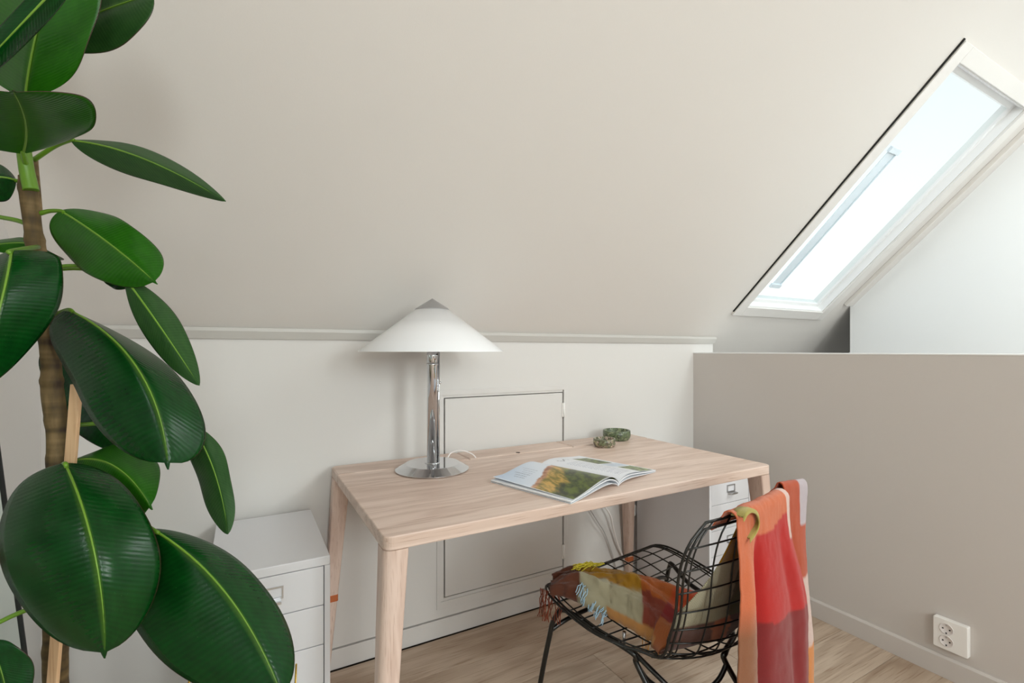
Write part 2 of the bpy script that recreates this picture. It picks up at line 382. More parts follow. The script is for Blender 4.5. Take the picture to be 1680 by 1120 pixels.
# hatch
dr = thing('door_1', 'small painted hatch door in the knee wall behind the desk', 'door', (.99, YB, .55)); dr['kind'] = 'structure'
def rel(mb, o, *a, **k):
    mb.v = [tuple(Vector(v)-o.location) for v in mb.v]; return mb.build(*a, parent=o, **k)
for nm, (x0, x1, z0, z1) in (('frame_rail', (.673, 1.312, hz1, .990)), ('frame_rail', (.673, 1.312, .112, hz0)), ('frame_stile', (.673, hx0, hz0, hz1)), ('frame_stile', (hx1, 1.312, hz0, hz1))):
    rel(MB().box(x0, x1, YB-.005, YB-.0002, z0, z1), dr, nm, M_trim, bevel=.001)
for nm, (x0, x1, z0, z1) in (('rebate', (hx0, .7035, hz0, hz1)), ('rebate', (.7035, hx1-.004, hz1-.010, hz1)), ('rebate', (.7035, hx1-.004, hz0, hz0+.012))):
    rel(MB().box(x0, x1, YB-.001, YB+.03, z0, z1), dr, nm, M_trim, bevel=.0008)
rel(MB().box(.7085, 1.283, YB-.003, YB+.02, .1565, .9545), dr, 'door_panel', M_trim, bevel=.001)
for z in (.876, .223):
    hg = MB().box(1.280, 1.295, YB-.0075, YB-.003, z-.032, z+.032); hg.tube([(1.2875, YB-.009, z-.034), (1.2875, YB-.009, z+.034)], .0035, 8)
    h = rel(hg, dr, 'hinge', M_plast)
# crown strip where the slope starts
m = MB().prism([(0, 1.187), (-.008, 1.187), (-.022, 1.213), (-.022, 1.2245), (.0, 1.2265)], XL, 2.325, lambda p, q, a: (a, YB+p, q))
struct(m.build('trim_1', mat('paint_moulding', srgb(198, 195, 190), .45), bevel=.0012), 'thin moulding strip between knee wall and sloped ceiling', 'trim')

# sloped ceiling with the skylight opening
kx0, kx1, ks0, ks1 = 2.37, 3.10, .242, 1.471
m = MB(); T = .08
m.box(XL-.1, kx0, 0, SMAX, -T, 0, SL); m.box(kx1, 4.1, -2.2, SMAX, -T, 0, SL)
m.box(kx0, kx1, -2.2, ks0, -T, 0, SL); m.box(kx0, kx1, ks1, SMAX, -T, 0, SL); m.box(2.32, kx0, -2.2, 0, -T, 0, SL)
struct(m.build('ceiling', M_ceil), 'warm white sloped ceiling', 'ceiling')
ye = YB-(ZC-1.22)/SP*CP+.02; m = MB()
for a in ((XL-.1, 2.30, YN-.1, ye), (3.20, 4.1, YN-.1, ye), (2.30, 3.20, YN-.1, -.85), (2.30, 3.20, .15, ye)): m.box(a[0], a[1], a[2], a[3], ZC, ZC+.1)
struct(m.build('ceiling_flat', M_ceil), 'flat part of the ceiling above the camera', 'ceiling')

# left wall, near wall with window, stair side walls
poly = [(YB+.1, -.1), (YB+.1, 1.2), (.45, 2.6), (YN-.1, 2.6), (YN-.1, -.1)]
struct(MB().prism(poly, XL-.1, XL, lambda p, q, a: (a, p, q)).build('wall_left', M_wall), 'light grey left gable wall', 'wall')
struct(MB().box(XL, XL+.006, YN, YB-.004, 0, .0705).build('baseboard_left', M_trim, bevel=.0015), 'flat baseboard along the left wall', 'baseboard')
m = MB(); wz0, wz1 = 1.25, 2.35
wins = ((-.38, .26, 'left of two tall windows behind the camera'), (1.0, 1.72, 'right of two tall windows behind the camera'))
for x0, x1, z0, z1 in ((XL-.1, 4.1, -1.5, wz0), (XL-.1, 4.1, wz1, ZC), (XL-.1, wins[0][0], wz0, wz1), (wins[0][1], wins[1][0], wz0, wz1), (wins[1][1], 4.1, wz0, wz1)): m.box(x0, x1, YN-.1, YN, z0, z1)
struct(m.build('wall_front', M_wall), 'light wall behind the camera with two tall windows', 'wall')
for wi, (wx0, wx1, lab) in enumerate(wins):
    wn = thing('window_%d' % (wi+2), lab, 'window', ((wx0+wx1)/2, YN, 1.8)); wn['kind'] = 'structure'
    for a in ((wz0, wz0+.04), (wz1-.04, wz1)): rel(MB().box(wx0, wx1, YN-.07, YN-.01, a[0], a[1]), wn, 'window_rail', M_white)
    for x0 in (wx0, wx1-.04): rel(MB().box(x0, x0+.04, YN-.07, YN-.01, wz0+.04, wz1-.04), wn, 'window_stile', M_white)
    rel(MB().box(wx0+.04, wx1-.04, YN-.045, YN-.04, wz0+.04, wz1-.04), wn, 'pane', M_glass)
wn = thing('window_4', 'added unseen roof window over the stairwell', 'window', (2.75, -.35, ZC)); wn['kind'] = 'structure'  # added opening out of view, lets the stairwell fill light in
for a in ((2.30, 3.20, -.85, -.81), (2.30, 3.20, .11, .15), (2.30, 2.34, -.81, .11), (3.16, 3.20, -.81, .11)): rel(MB().box(a[0], a[1], a[2], a[3], ZC+.01, ZC+.09), wn, 'window_frame', M_white)
rel(MB().box(2.34, 3.16, -.81, .11, ZC+.05, ZC+.055), wn, 'pane', M_glass)

# half wall along the stair, with a thin cap
m = MB().box(XR, 2.32, -.35, YB, -1.5, 1.133)
struct(m.build('wall_right', M_half), 'taupe half-height wall guarding the stairwell', 'wall')
struct(MB().box(XR-.002, 2.322, -.352, YB, 1.133, 1.1385).build('trim_2', M_white, bevel=.001), 'thin white cap on the half-height wall', 'trim')
m = MB().prism([(0, 0), (-.012, 0), (-.012, .068), (-.006, .0755), (0, .0755)], -.35, YB-.004, lambda p, q, a: (XR+p, a, q))
struct(m.build('baseboard_right', M_half, bevel=.001), 'taupe baseboard along the half wall', 'baseboard')
# stairwell enclosure
def below(y): return 1.22 + (YB-y)*SP/CP
m = MB().prism([(1.612, -1.5), (1.612, below(1.612)-.001), (.55, below(.55)-.001), (YN, 2.5), (YN, -1.5)], XS, XS+.03, lambda p, q, a: (a, p, q))
struct(m.build('wall_stair', M_panel), 'white wall panel on the far side of the stairwell', 'wall')
m = MB().prism([(3.4, -1.5), (3.4, -.3), (.5, 2.55), (YN, 2.55), (YN, -1.5)], 3.95, 4.05, lambda p, q, a: (a, p, q))
m.box(2.2, 4.05, YN, 3.6, -1.6, -1.5); m.box(2.2, 4.05, 3.4, 3.5, -1.5, -.2)
m.prism([(3.4, -1.5), (3.4, -.3), (YB+.12, 1.18), (YB+.12, -1.5)], 2.22, 2.32, lambda p, q, a: (a, p, q))
struct(m.build('wall_stairwell', M_panel), 'shaded recess beyond the stair wall panel', 'wall')
# batten between slope and stair wall
m = MB().box(3.245, 3.285, .31, 2.0, 0, .022, SL); m.box(3.291, 3.33, .31, 2.0, 0, .016, SL)
struct(fix_normals(m.build('trim_3', M_ceil, bevel=.003)), 'painted batten under the ceiling beside the stair wall', 'trim')

# skylight
sk = thing('window_1', 'tall white framed skylight in the sloped ceiling', 'window', tuple(SL((2.735, .85, 0)))); sk['kind'] = 'structure'
ox0, ox1, os0, os1 = 2.302, 3.163, .182, 1.528
for nm, a in (('casing_stile', (ox0, kx0, os0, os1)), ('casing_stile', (kx1, ox1, os0, os1)), ('casing_rail', (kx0, kx1, os0, ks0)), ('casing_rail', (kx0, kx1, ks1, os1))):
    fix_normals(rel(MB().box(a[0], a[1], a[2], a[3], 0, .012, SL), sk, nm, M_case, bevel=.0015))
fix_normals(rel(MB().box(ox0-.006, ox0, os0+.02, os1+.004, 0, .006, SL), sk, 'gap_shadow_strip', M_dark))  # black strip painting in the shadow of the gap beside the casing
WD = .05
for a in ((kx0-.02, kx0+.004, ks0-.02, ks1+.02), (kx1-.004, kx1+.02, ks0-.02, ks1+.02)): fix_normals(rel(MB().box(a[0], a[1], a[2], a[3], -WD, 0, SL), sk, 'reveal', M_white))
for a in ((kx0+.004, kx1-.004, ks0-.02, ks0+.004), (kx0+.004, kx1-.004, ks1-.004, ks1+.02)): fix_normals(rel(MB().box(a[0], a[1], a[2], a[3], -WD, 0, SL), sk, 'reveal', M_white))
for a in ((kx0, kx0+.025, ks0, ks1), (kx1-.025, kx1, ks0, ks1)): fix_normals(rel(MB().box(a[0], a[1], a[2], a[3], -WD-.03, -WD+.012, SL), sk, 'sash_stile', M_white, bevel=.003))
for a in ((kx0+.025, kx1-.025, ks0, ks0+.025), (kx0+.025, kx1-.025, ks1-.025, ks1)): fix_normals(rel(MB().box(a[0], a[1], a[2], a[3], -WD-.03, -WD+.012, SL), sk, 'sash_rail', M_white, bevel=.003))
fix_normals(rel(MB().box(kx0+.025, kx1-.025, ks0+.025, ks1-.025, -WD-.004, -WD, SL), sk, 'pane', M_glass))
M_alu = mat('pale_aluminium', srgb(222, 234, 242), .4, 0)
fix_normals(rel(MB().box(2.505, 2.565, .37, 1.12, -.046, -.042, SL), sk, 'blind_rail', M_alu, bevel=.001))
fix_normals(rel(MB().box(2.565, 2.570, .37, 1.12, -.046, -.036, SL), sk, 'blind_rail', M_alu, bevel=.001))
for s_ in (.35, 1.12):
    fix_normals(rel(MB().box(2.495, 2.58, s_, s_+.026, -.048, -.034, SL), sk, 'bracket', M_alu, bevel=.002))

# ================================================================== DESK
dk = thing('desk', 'whitened oak desk with splayed rounded legs standing before the knee wall', 'desk', (.96, 1.425, 0))
DX0, DX1, DY0, DY1, DZ0, DZ1 = .268, 1.652, 1.055, 1.795, .708, .74
SEAM = 1.658
def rrect(x0, x1, y0, y1, rs, n=6):
    """rounded rectangle; rs = radii at (x0,y0),(x1,y0),(x1,y1),(x0,y1)"""
    out = []
    for (cx, cy, r_, a0) in ((x0, y0, rs[0], PI), (x1, y0, rs[1], 1.5*PI), (x1, y1, rs[2], 0), (x0, y1, rs[3], .5*PI)):
        ix = cx + r_*(1 if cx == x0 else -1); iy = cy + r_*(1 if cy == y0 else -1)
        if r_ < 1e-4: out.append((cx, cy)); continue
        for k in range(n+1):
            a = a0 + .5*PI*k/n; out.append((ix+r_*math.cos(a), iy+r_*math.sin(a)))
    return out
zf = lambda p, q, a: (p, q, a)
R_ = .022
rel(MB().prism(rrect(DX0, DX1, DY0, SEAM-.0018, (R_, R_, 0, 0)), DZ0, DZ1, zf), dk, 'desktop', M_desk, bevel=.003)
rel(MB().prism(rrect(DX0, .742, SEAM+.0018, DY1, (0, 0, 0, R_)), DZ0, DZ1+.0012, zf), dk, 'rear_board', M_desk, bevel=.004, seg=1)
rel(MB().prism(rrect(1.223, DX1, SEAM+.0018, DY1, (0, 0, R_, 0)), DZ0, DZ1+.0012, zf), dk, 'rear_board', M_desk, bevel=.004, seg=1)
rel(MB().box(.744, 1.221, SEAM+.0018, DY1, DZ0+.008, DZ1+.0011), dk, 'flap', M_desk, bevel=.004, seg=1)
nb_ = MB().lathe([(0, .0006), (.009, .0006), (.009, -.004), (0, -.004)], (.958, SEAM+.014, DZ1+.0012), 20); rel(nb_, dk, 'finger_pull', M_gap)
def leg(cx, cy, sx, sy):
    """outer corner (cx,cy); sx,sy point outward"""
    mb = MB(); rings = []
    N_ = 10
    for k in range(N_+1):
        t = k/N_; z = DZ0 - .0004 - t*(DZ0-.0004-.012)
        wx = .056 + (.030-.056)*t; wy = .062 + (.031-.062)*t; ox = cx + sx*.034*t; oy = cy + sy*.030*t
        x0, x1 = sorted((ox, ox-sx*wx)); y0, y1 = sorted((oy, oy-sy*wy))
        big = .020 - .006*t; sml = .006
        rs = []
        for (qx, qy) in ((x0, y0), (x1, y0), (x1, y1), (x0, y1)):
            rs.append(big if (abs(qx-ox) < 1e-6 and abs(qy-oy) < 1e-6) else sml)
        rings.append([(p, q, z) for p, q in rrect(x0, x1, y0, y1, rs, 5)])
    n = len(rings[0])
    for i in range(N_):
        mb.add(rings[i]+rings[i+1], [(j, (j+1) % n, n+(j+1) % n, n+j) for j in range(n)], True)
    mb.add(rings[0], [tuple(range(n))]); mb.add(rings[-1], [tuple(range(n))[::-1]])
    o = fix_normals(rel(mb, dk, 'leg', M_deskv))
    # copper coloured foot
    ft = MB().prism([(p, q) for p, q, z in rings[-1]], 0, .012, zf); f = rel(ft, dk, 'foot', M_copper); f.parent = o
    return o, rings
legs = {}
for cx, cy, sx, sy in ((DX0, DY0, -1, -1), (DX1, DY0, 1, -1), (DX0, DY1, -1, 1), (DX1, DY1, 1, 1)):
    legs[(sx, sy)] = leg(cx, cy, sx, sy)
# leather straps round the rear legs
for sx in (-1, 1):
    o, rings = legs[(sx, 1)]; sz = .285 if sx < 0 else .125
    for i in range(len(rings)-1):
        if rings[i][0][2] >= sz > rings[i+1][0][2]:
            t = (rings[i][0][2]-sz)/(rings[i][0][2]-rings[i+1][0][2])
            ring = [tuple(a+(b-a)*t for a, b in zip(p, q)) for p, q in zip(rings[i], rings[i+1])]
    cxx = sum(p[0] for p in ring)/len(ring); cyy = sum(p[1] for p in ring)/len(ring)
    sc = lambda p: (cxx+(p[0]-cxx)*1.07, cyy+(p[1]-cyy)*1.07)
    st = rel(MB().prism([sc(p) for p in ring], sz-.012, sz+.012, zf), dk, 'strap', M_copper, bevel=.001); st.parent = o

# ================================================================== LAMP
LX, LY = .567, 1.583
lp = thing('table_lamp', 'chrome column table lamp with wide white conical shade on the desk', 'lamp', (LX, LY, DZ1+.0014))
b_ = MB().lathe([(0, 0), (.124, 0), (.1255, .0015), (.1255, .003), (.093, .0215), (.091, .022), (0, .022)], n=72, smooth=False).build('base', M_chrome, lp)
MB().lathe([(.0, .0221), (.026, .0221), (.026, .0235), (.022, .0245), (0, .0245)], n=40).build('collar', M_chrome, lp)
MB().lathe([(0, .0245), (.0185, .0245), (.0185, .355), (.0205, .3585), (.0205, .362), (.018, .366)], n=48).build('pole', M_chrome, lp)
c = MB().lathe([(.018, .366), (.0195, .3675), (.0195, .43), (0, .43)], n=48).build('socket_sleeve', M_chrome, lp)
MB().tube([(.0115, -.0155, .395), (.0117, -.0205, .395)], .0024, 10).build('screw', M_dark, c)
rd = MB().tube([(.0205, -.006, .0245), (.0205, -.006, .415)], .0042, 12).build('switch_rod', M_chrome, lp)
MB().tube([(.020, -.007, .295), (.028, -.0115, .297)], .0038, 10).build('switch_knob', M_chrome, rd)
MB().lathe([(.245, .4045), (.2445, .4065), (.0565, .5490), (.0545, .5480), (.235, .4085), (.2415, .4045), (.245, .4045)], n=96).build('shade', M_shade, lp)
MB().lathe([(.0, .5475), (.0575, .5475), (.0585, .549), (.0575, .5508), (0, .5875)], n=64, smooth=False).build('shade_cap', M_cap, lp)
MB().lathe([(.0, .5), (.012, .5), (.03, .48), (.034, .455), (.024, .432), (.0135, .428), (0, .428)], n=32).build('bulb', M_plast, lp)
MB().tube([(0, 0, .495), (0, 0, .55)], .004, 8).build('finial_rod', M_steel, lp)
pts = catmull([(LX+.085, LY+.095, .741+.004), at(752, 750, 1.67), at(757, 745.5, 1.70), at(766, 746, 1.72), at(773, 754, 1.74)+Vector((0, 0, .004)), (.80, SEAM+.002, .741), (.803, SEAM+.003, .7395)], 6)
cb = [Vector(p)-Vector((LX, LY, DZ1)) for p in [(LX+.088, LY+.085, .749), (LX+.110, LY+.100, .766), (LX+.148, LY+.094, .772), (LX+.186, LY+.082, .757), (LX+.2, SEAM, .7418)]]
MB().tube(catmull(cb, 8), .0024, 8).build('cord', M_cable, lp)

# ================================================================== BOWLS
def bowl(name, label, c, r_, h, m):
    t = MB().lathe([(0, 0), (r_*.80, 0), (r_*.88, h*.05), (r_*.985, h*.35), (r_, h*.6), (r_*.985, h*.97), (r_*.96, h), (r_*.86, h), (r_*.84, h*.96), (r_*.80, h*.4), (r_*.7, h*.2), (0, h*.16)], n=56).build(name, m)
    t.location = (c[0], c[1], DZ1+(.0014 if c[1] > 1.65 else .0004)); return tag(t, label, 'bowl', None)
bowl('stone_bowl', 'larger green marbled stone bowl at the rear right of the desk', (1.497, 1.700), .0625, .043, M_mar1)
bowl('stone_bowl', 'smaller brown and cream marbled stone bowl in front of the larger one', (1.346, 1.606), .0475, .034, M_mar2)

# ================================================================== MAGAZINE
MGA = math.radians(17)
mg = thing('magazine', 'open magazine with green landscape photograph lying on the desk', 'magazine', (.987, 1.112, DZ1), MGA)
PWD, PHT = .238, .312
def hump_l(t, hh): # t 0 at spine .. 1 outer edge
    return .004 + hh*(math.sin(PI*min(1, (t+.0)**.55))**1.25 if t < 1 else 0)*(1-.25*t)
def page_rows(side, hh, base, n=90, mrows=110, skew=.0):
    rows = []
    for i in range(mrows+1):
        v = i/mrows; row = []
        for j in range(n+1):
            t = j/n
            h = hump_l(t, hh*(1-.12*v)) + base
            if side < 0: h += .006*sm(t, .75, 1)*v
            x = side*(PWD*(t**1.0)*(1-.10*hh/.03*.5)); row.append((x, v*PHT, h))
        rows.append(row)
    return rows
def fbm(x, y, z=0): return noise.fractal(Vector((x, y, z)), .6, 2.0, 5)
def lerp(a, b, t): t = max(0, min(1, t)); return tuple(a[i]+(b[i]-a[i])*t for i in range(3))
C_ = lambda r, g, b: srgb(r, g, b)[:3]
def left_print(t, v):   # t 0 spine..1 outer, v 0 near edge..1 far edge (the photograph reads from the outer edge)
    sky = lerp(C_(222, 230, 242), C_(184, 204, 228), sm(v*.6+t*.4, .6, 1.0))
    vb = .50 + .30*(1-t) + .025*fbm(t*4, 2)
    dark = lerp(C_(34, 46, 16), C_(92, 108, 38), .5+1.1*fbm(t*6, v*10+t*5, 3))
    gold = lerp(C_(120, 110, 30), C_(206, 164, 84), .5+1.4*fbm(t*15+v*9, v*4-t*4, 7))
    tan = lerp(C_(150, 96, 70), C_(204, 156, 124), .5+fbm(t*10, v*10, 9))
    q = v/vb
    c = lerp(dark, gold, sm(q+.22*fbm(t*4+v*3, v*2, 1)-.10*(1-t), .45, .66)); c = lerp(c, tan, sm(q, .86, .95)); c = lerp(c, sky, sm(v, vb-.012, vb+.01))
    if v > vb+.05:
        for row in range(6):
            tt = .50+row*.055
            if abs(t-tt) < .010 and .72 < v < .92-(row % 3)*.03 and math.sin(v*260+row*9) > -.4: c = lerp(c, C_(70, 84, 110), .6)
    if v < .012 or t > .988: c = C_(228, 232, 238)
    return c
def right_print(t, v):
    c = C_(232, 235, 242)
    if .62 < t < .97 and .02 < v < .30: c = lerp(C_(52, 66, 44), C_(150, 168, 104), .5+1.2*fbm(t*12, v*18, 5))
    elif .55 < t < .93 and .50 < v < .86: c = lerp(C_(44, 54, 38), C_(128, 146, 88), .45+1.2*fbm(t*10, v*14, 8))
    elif .55 < t < .97 and .32 < v < .48: c = C_(204, 216, 232)
    elif .16 < t < .48 and .05 < v < .72 and (v*70) % 1 < .35 and math.sin(t*420+int(v*70)*5) > -.5: c = C_(172, 178, 196)
    if .20 < t < .42 and .80 < v < .9 and abs(math.sin(t*40)*.03+.85-v) < .008: c = C_(60, 60, 70)
    return c
for side, hh, fn, nm in ((-1, .030, left_print, 'left_page'), (1, .020, right_print, 'right_page')):
    mb = MB(); rows = page_rows(side, hh, .0048)
    mb.grid(rows); mb.col = []
    for i in range(len(rows)):
        for j in range(len(rows[0])): mb.col.append(fn(j/(len(rows[0])-1), i/(len(rows)-1)))
    pg = mb.build(nm, M_print, mg)
    if side > 0: pass
    # block of pages just under the top page and the cover that keeps flatter
    for nm2, h2, base, th, mt in (('page_block', hh*.84, .0002, .0028, M_paper), ('cover', hh*.55, -.0035, .0012, M_paper)):
        n = 40
        top = [(side*PWD*(j/n)*.995, hump_l(j/n, h2)+base+th) for j in range(n+1)]
        bot = [(side*PWD*(j/n)*.995, hump_l(j/n, h2)+base) for j in range(n+1)]
        bot = [(x, max(z, .0004)) for x, z in bot]; top = [(x, max(z, .0016)) for x, z in top]
        mb = MB()
        a = [(x, .001, z) for x, z in top]; b2 = [(x, .001, z) for x, z in bot]; a2 = [(x, PHT-.001, z) for x, z in top]; b3 = [(x, PHT-.001, z) for x, z in bot]
        mb.grid([b2, a]); mb.grid([a2, b3]); mb.grid([a, a2]); mb.grid([b3, b2]); mb.grid([[a[-1], a2[-1]], [b2[-1], b3[-1]]])
        fix_normals(mb.build(nm2, mt, mg))

# ================================================================== DRAWER CABINETS
def cabinet(label, loc, top_z):
    t = thing('drawer_cabinet', label, 'cabinet', loc, 0)
    W, D, z0 = .28, .43, .0
    H_ = top_z
    # body: sides, top, bottom, back   (local origin = floor, front-left corner)
    mb = MB()
    mb.box(0, W, 0, D, H_-.024, H_)
    MBt = mb.build('top', M_cab, t, bevel=.002)
    MB().box(0, .0145, 0, D, .03, H_-.0242).build('side_panel', M_cab, t, bevel=.001)
    MB().box(W-.0145, W, 0, D, .03, H_-.0242).build('side_panel', M_cab, t, bevel=.001)
    MB().box(.0147, W-.0147, D-.01, D, .03, H_-.0243).build('back_panel', M_cab, t)
    MB().box(.0147, W-.0147, .001, D-.011, .03, .045).build('bottom_panel', M_cab, t)
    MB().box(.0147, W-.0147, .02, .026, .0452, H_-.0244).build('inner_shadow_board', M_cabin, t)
    nd = 5; hh = (H_-.026-.047)/nd
    for k in range(nd):
        zt = H_-.026-k*hh
        d = MB().box(.0165, W-.0165, .0015, .019, zt-hh+.0022, zt).build('drawer', M_cab, t, bevel=.0012)
        cx, cz = W/2, zt-hh*.42
        f = MB()
        # label holder with a finger pull
        for a in ((cx-.026, cx+.026, cz+.012, cz+.016), (cx-.026, cx+.026, cz-.016, cz-.012)): f.box(a[0], a[1], -.0020, .0014, a[2], a[3])
        for a in ((cx-.026, cx-.022), (cx+.022, cx+.026)): f.box(a[0], a[1], -.0020, .0014, cz-.012, cz+.012)
        f.box(cx-.020, cx+.020, -.018, .0014, cz-.0185, cz-.0162); f.box(cx-.020, cx+.020, -.020, -.018, cz-.0225, cz-.0162)
        f.build('label_holder', M_steel, d)
    for (x, y_) in ((.03, .03), (W-.03, .03), (.03, D-.03), (W-.03, D-.03)):
        MB().lathe([(0, 0), (.012, 0), (.014, .004), (.014, .03), (0, .03)], (x, y_, 0), 16).build('foot', M_cab, t)
    return t
cabinet('white metal drawer cabinet left of the desk with an empty top', (-.077, 1.372, 0), .598)
cabinet('white metal drawer cabinet under the right end of the desk, beside the half wall', (1.722, 1.375, 0), .620)

# ================================================================== SOCKETS AND CABLES
so = thing('wall_socket', 'white double wall socket low on the taupe half wall', 'socket', (XR, .720, .158))
sb = MB().prism(rrect(-.0475, .0475, -.053, .053, (.005,)*4), 0, -.022, lambda p, q, a: (a, p, q)); fix_normals(sb.build('plate', M_plast, so, bevel=.003, seg=3))
for dz in (.021, -.021):
    wl = MB()
    P = [(.0, -.0222), (.0165, -.0222), (.0178, -.0236), (.0195, -.0236), (.0200, -.0222)]
    vs_ = []; n = 32
    for r_, d in P: vs_ += [(d, .010+r_*math.cos(2*PI*k/n)+(-.0), dz+r_*math.sin(2*PI*k/n)) for k in range(n)]
    wl.add(vs_, [(i*n+k, i*n+(k+1) % n, (i+1)*n+(k+1) % n, (i+1)*n+k) for i in range(len(P)-1) for k in range(n)], True)
    o = wl.build('socket_well', M_plast2, so)
    for dy in (-.0095, .0095):
        MB().tube([(-.0221, .010+dy, dz), (-.0228, .010+dy, dz)], .0025, 10).build('pin_hole', M_dark, o)
    MB().box(-.0230, -.0221, .008, .012, dz-.0165, dz-.0115).build('earth_clip', M_dark, o)
    MB().box(-.0230, -.0221, .0085, .0115, dz+.0115, dz+.0155).build('earth_clip', M_steel, o)
o2 = thing('wall_outlet', 'white rounded wall outlet in the gap behind the rear right desk leg', 'socket', (1.708, YB, .345))
MB().prism(rrect(-.028, .028, -.03, .03, (.02,)*4), -.0002, -.012, lambda p, q, a: (p, a, q)).build('plate', M_plast, o2, bevel=.002)
c1 = catmull([(1.418, 1.80, .704), (1.420, 1.80, .58), (1.455, 1.80, .47), (1.53, 1.79, .37), (1.56, 1.80, .30), (1.60, 1.81, .20), (1.66, 1.815, .09), (1.70, 1.80, .0045), (1.66, 1.76, .0045)], 8)
tag(MB().tube(c1, .0046, 8).build('power_cable', M_cable), 'thicker white cable hanging behind the desk toward the rear right leg', 'cable')
c2 = catmull([(1.36, 1.812, .704), (1.362, 1.812, .58), (1.395, 1.812, .46), (1.47, 1.808, .34), (1.52, 1.812, .27), (1.57, 1.818, .16), (1.62, 1.815, .0045), (1.60, 1.78, .0045)], 8)
tag(MB().tube(c2, .0032, 8).build('power_cable', mat('grey_cable', srgb(190, 186, 184), .5)), 'thinner greyish cable hanging behind the desk left of the thicker one', 'cable')

# ================================================================== LEANING MIRROR
mr_ = thing('leaning_mirror', 'black framed mirror leaning on the left wall behind the plant', 'mirror', (-.372, 1.1, 0))
def MM(p):  # p = (thickness, y, height along)
    a = math.atan2(.118, 1.25); t_, y_, h_ = p
    return Vector((-h_*math.sin(a)-t_*math.cos(a)*1.0, y_, h_*math.cos(a)-t_*math.sin(a)+.0))
ML = 1.255
my0, my1 = -.65, .35
for a in ((my0, my0+.005, 0, ML), (my1-.005, my1, 0, ML)): fix_normals(MB().box(0, .012, a[0], a[1], a[2]+.0015, a[3], MM).build('frame_stile', M_dark, mr_))
for a in ((my0+.005, my1-.005, .0015, .01), (my0+.005, my1-.005, ML-.008, ML)): fix_normals(MB().box(0, .012, a[0], a[1], a[2], a[3], MM).build('frame_rail', M_dark, mr_))
fix_normals(MB().box(.004, .009, my0+.005, my1-.005, .01, ML-.008, MM).build('mirror_glass', M_mirror, mr_))

# ================================================================== RUBBER PLANT
pl = thing('rubber_plant', 'tall rubber plant with large glossy dark green leaves at the left', 'plant', tuple(Vector((at(90, 1000, .76).x, at(90, 1000, .76).y, 0))))
PO = Vector(pl.location)
def loc_(p): return Vector(p)-PO
stem_pts = [(PO.x, PO.y, .24), at(92, 1230, .76), at(91, 1090, .76), at(90, 960, .755), at(96, 800, .75), at(94, 710, .75), at(86, 640, .745), at(84, 600, .74), at(80, 540, .74), at(70, 460, .74), at(58, 400, .735), at(50, 340, .73), at(45, 290, .73)]
sp_ = catmull([loc_(p) for p in stem_pts], 10)
rad = []
L_ = len(sp_)
for i in range(L_):
    t = i/(L_-1); r_ = .0165 + (.0105-.0165)*t
    z = sp_[i].z
    r_ += .0016*max(0, math.cos(z*95+math.sin(z*7)*2))**8 + .0006*math.sin(z*60)
    rad.append(r_)
MB().tube(sp_, rad, 18).build('stem', M_bark, pl)
gs = catmull([loc_(p) for p in (at(51, 312, .722), at(44, 280, .72), at(38, 240, .715), at(30, 200, .71), at(27, 150, .71), at(30, 60, .71), at(34, -40, .71))], 6)
MB().tube(gs, [.0095-.003*i/(len(gs)-1) for i in range(len(gs))], 14).build('green_shoot', M_pet, pl)
gs = catmull([loc_(p) for p in (at(12, 60, .70), at(18, 10, .70), at(24, -50, .70))], 5)
MB().tube(gs, [.007, .007, .007, .007, .007, .006, .006, .005, .004, .003, .002][:len(gs)], 12).build('leaf_bud', M_bud, pl)
gs = [loc_(p) for p in (at(54, 260, .745), at(56, 285, .742), at(60, 330, .738), at(62, 352, .738))]
MB().tube(catmull(gs, 5), .006, 10).build('side_stub', M_bark, pl)

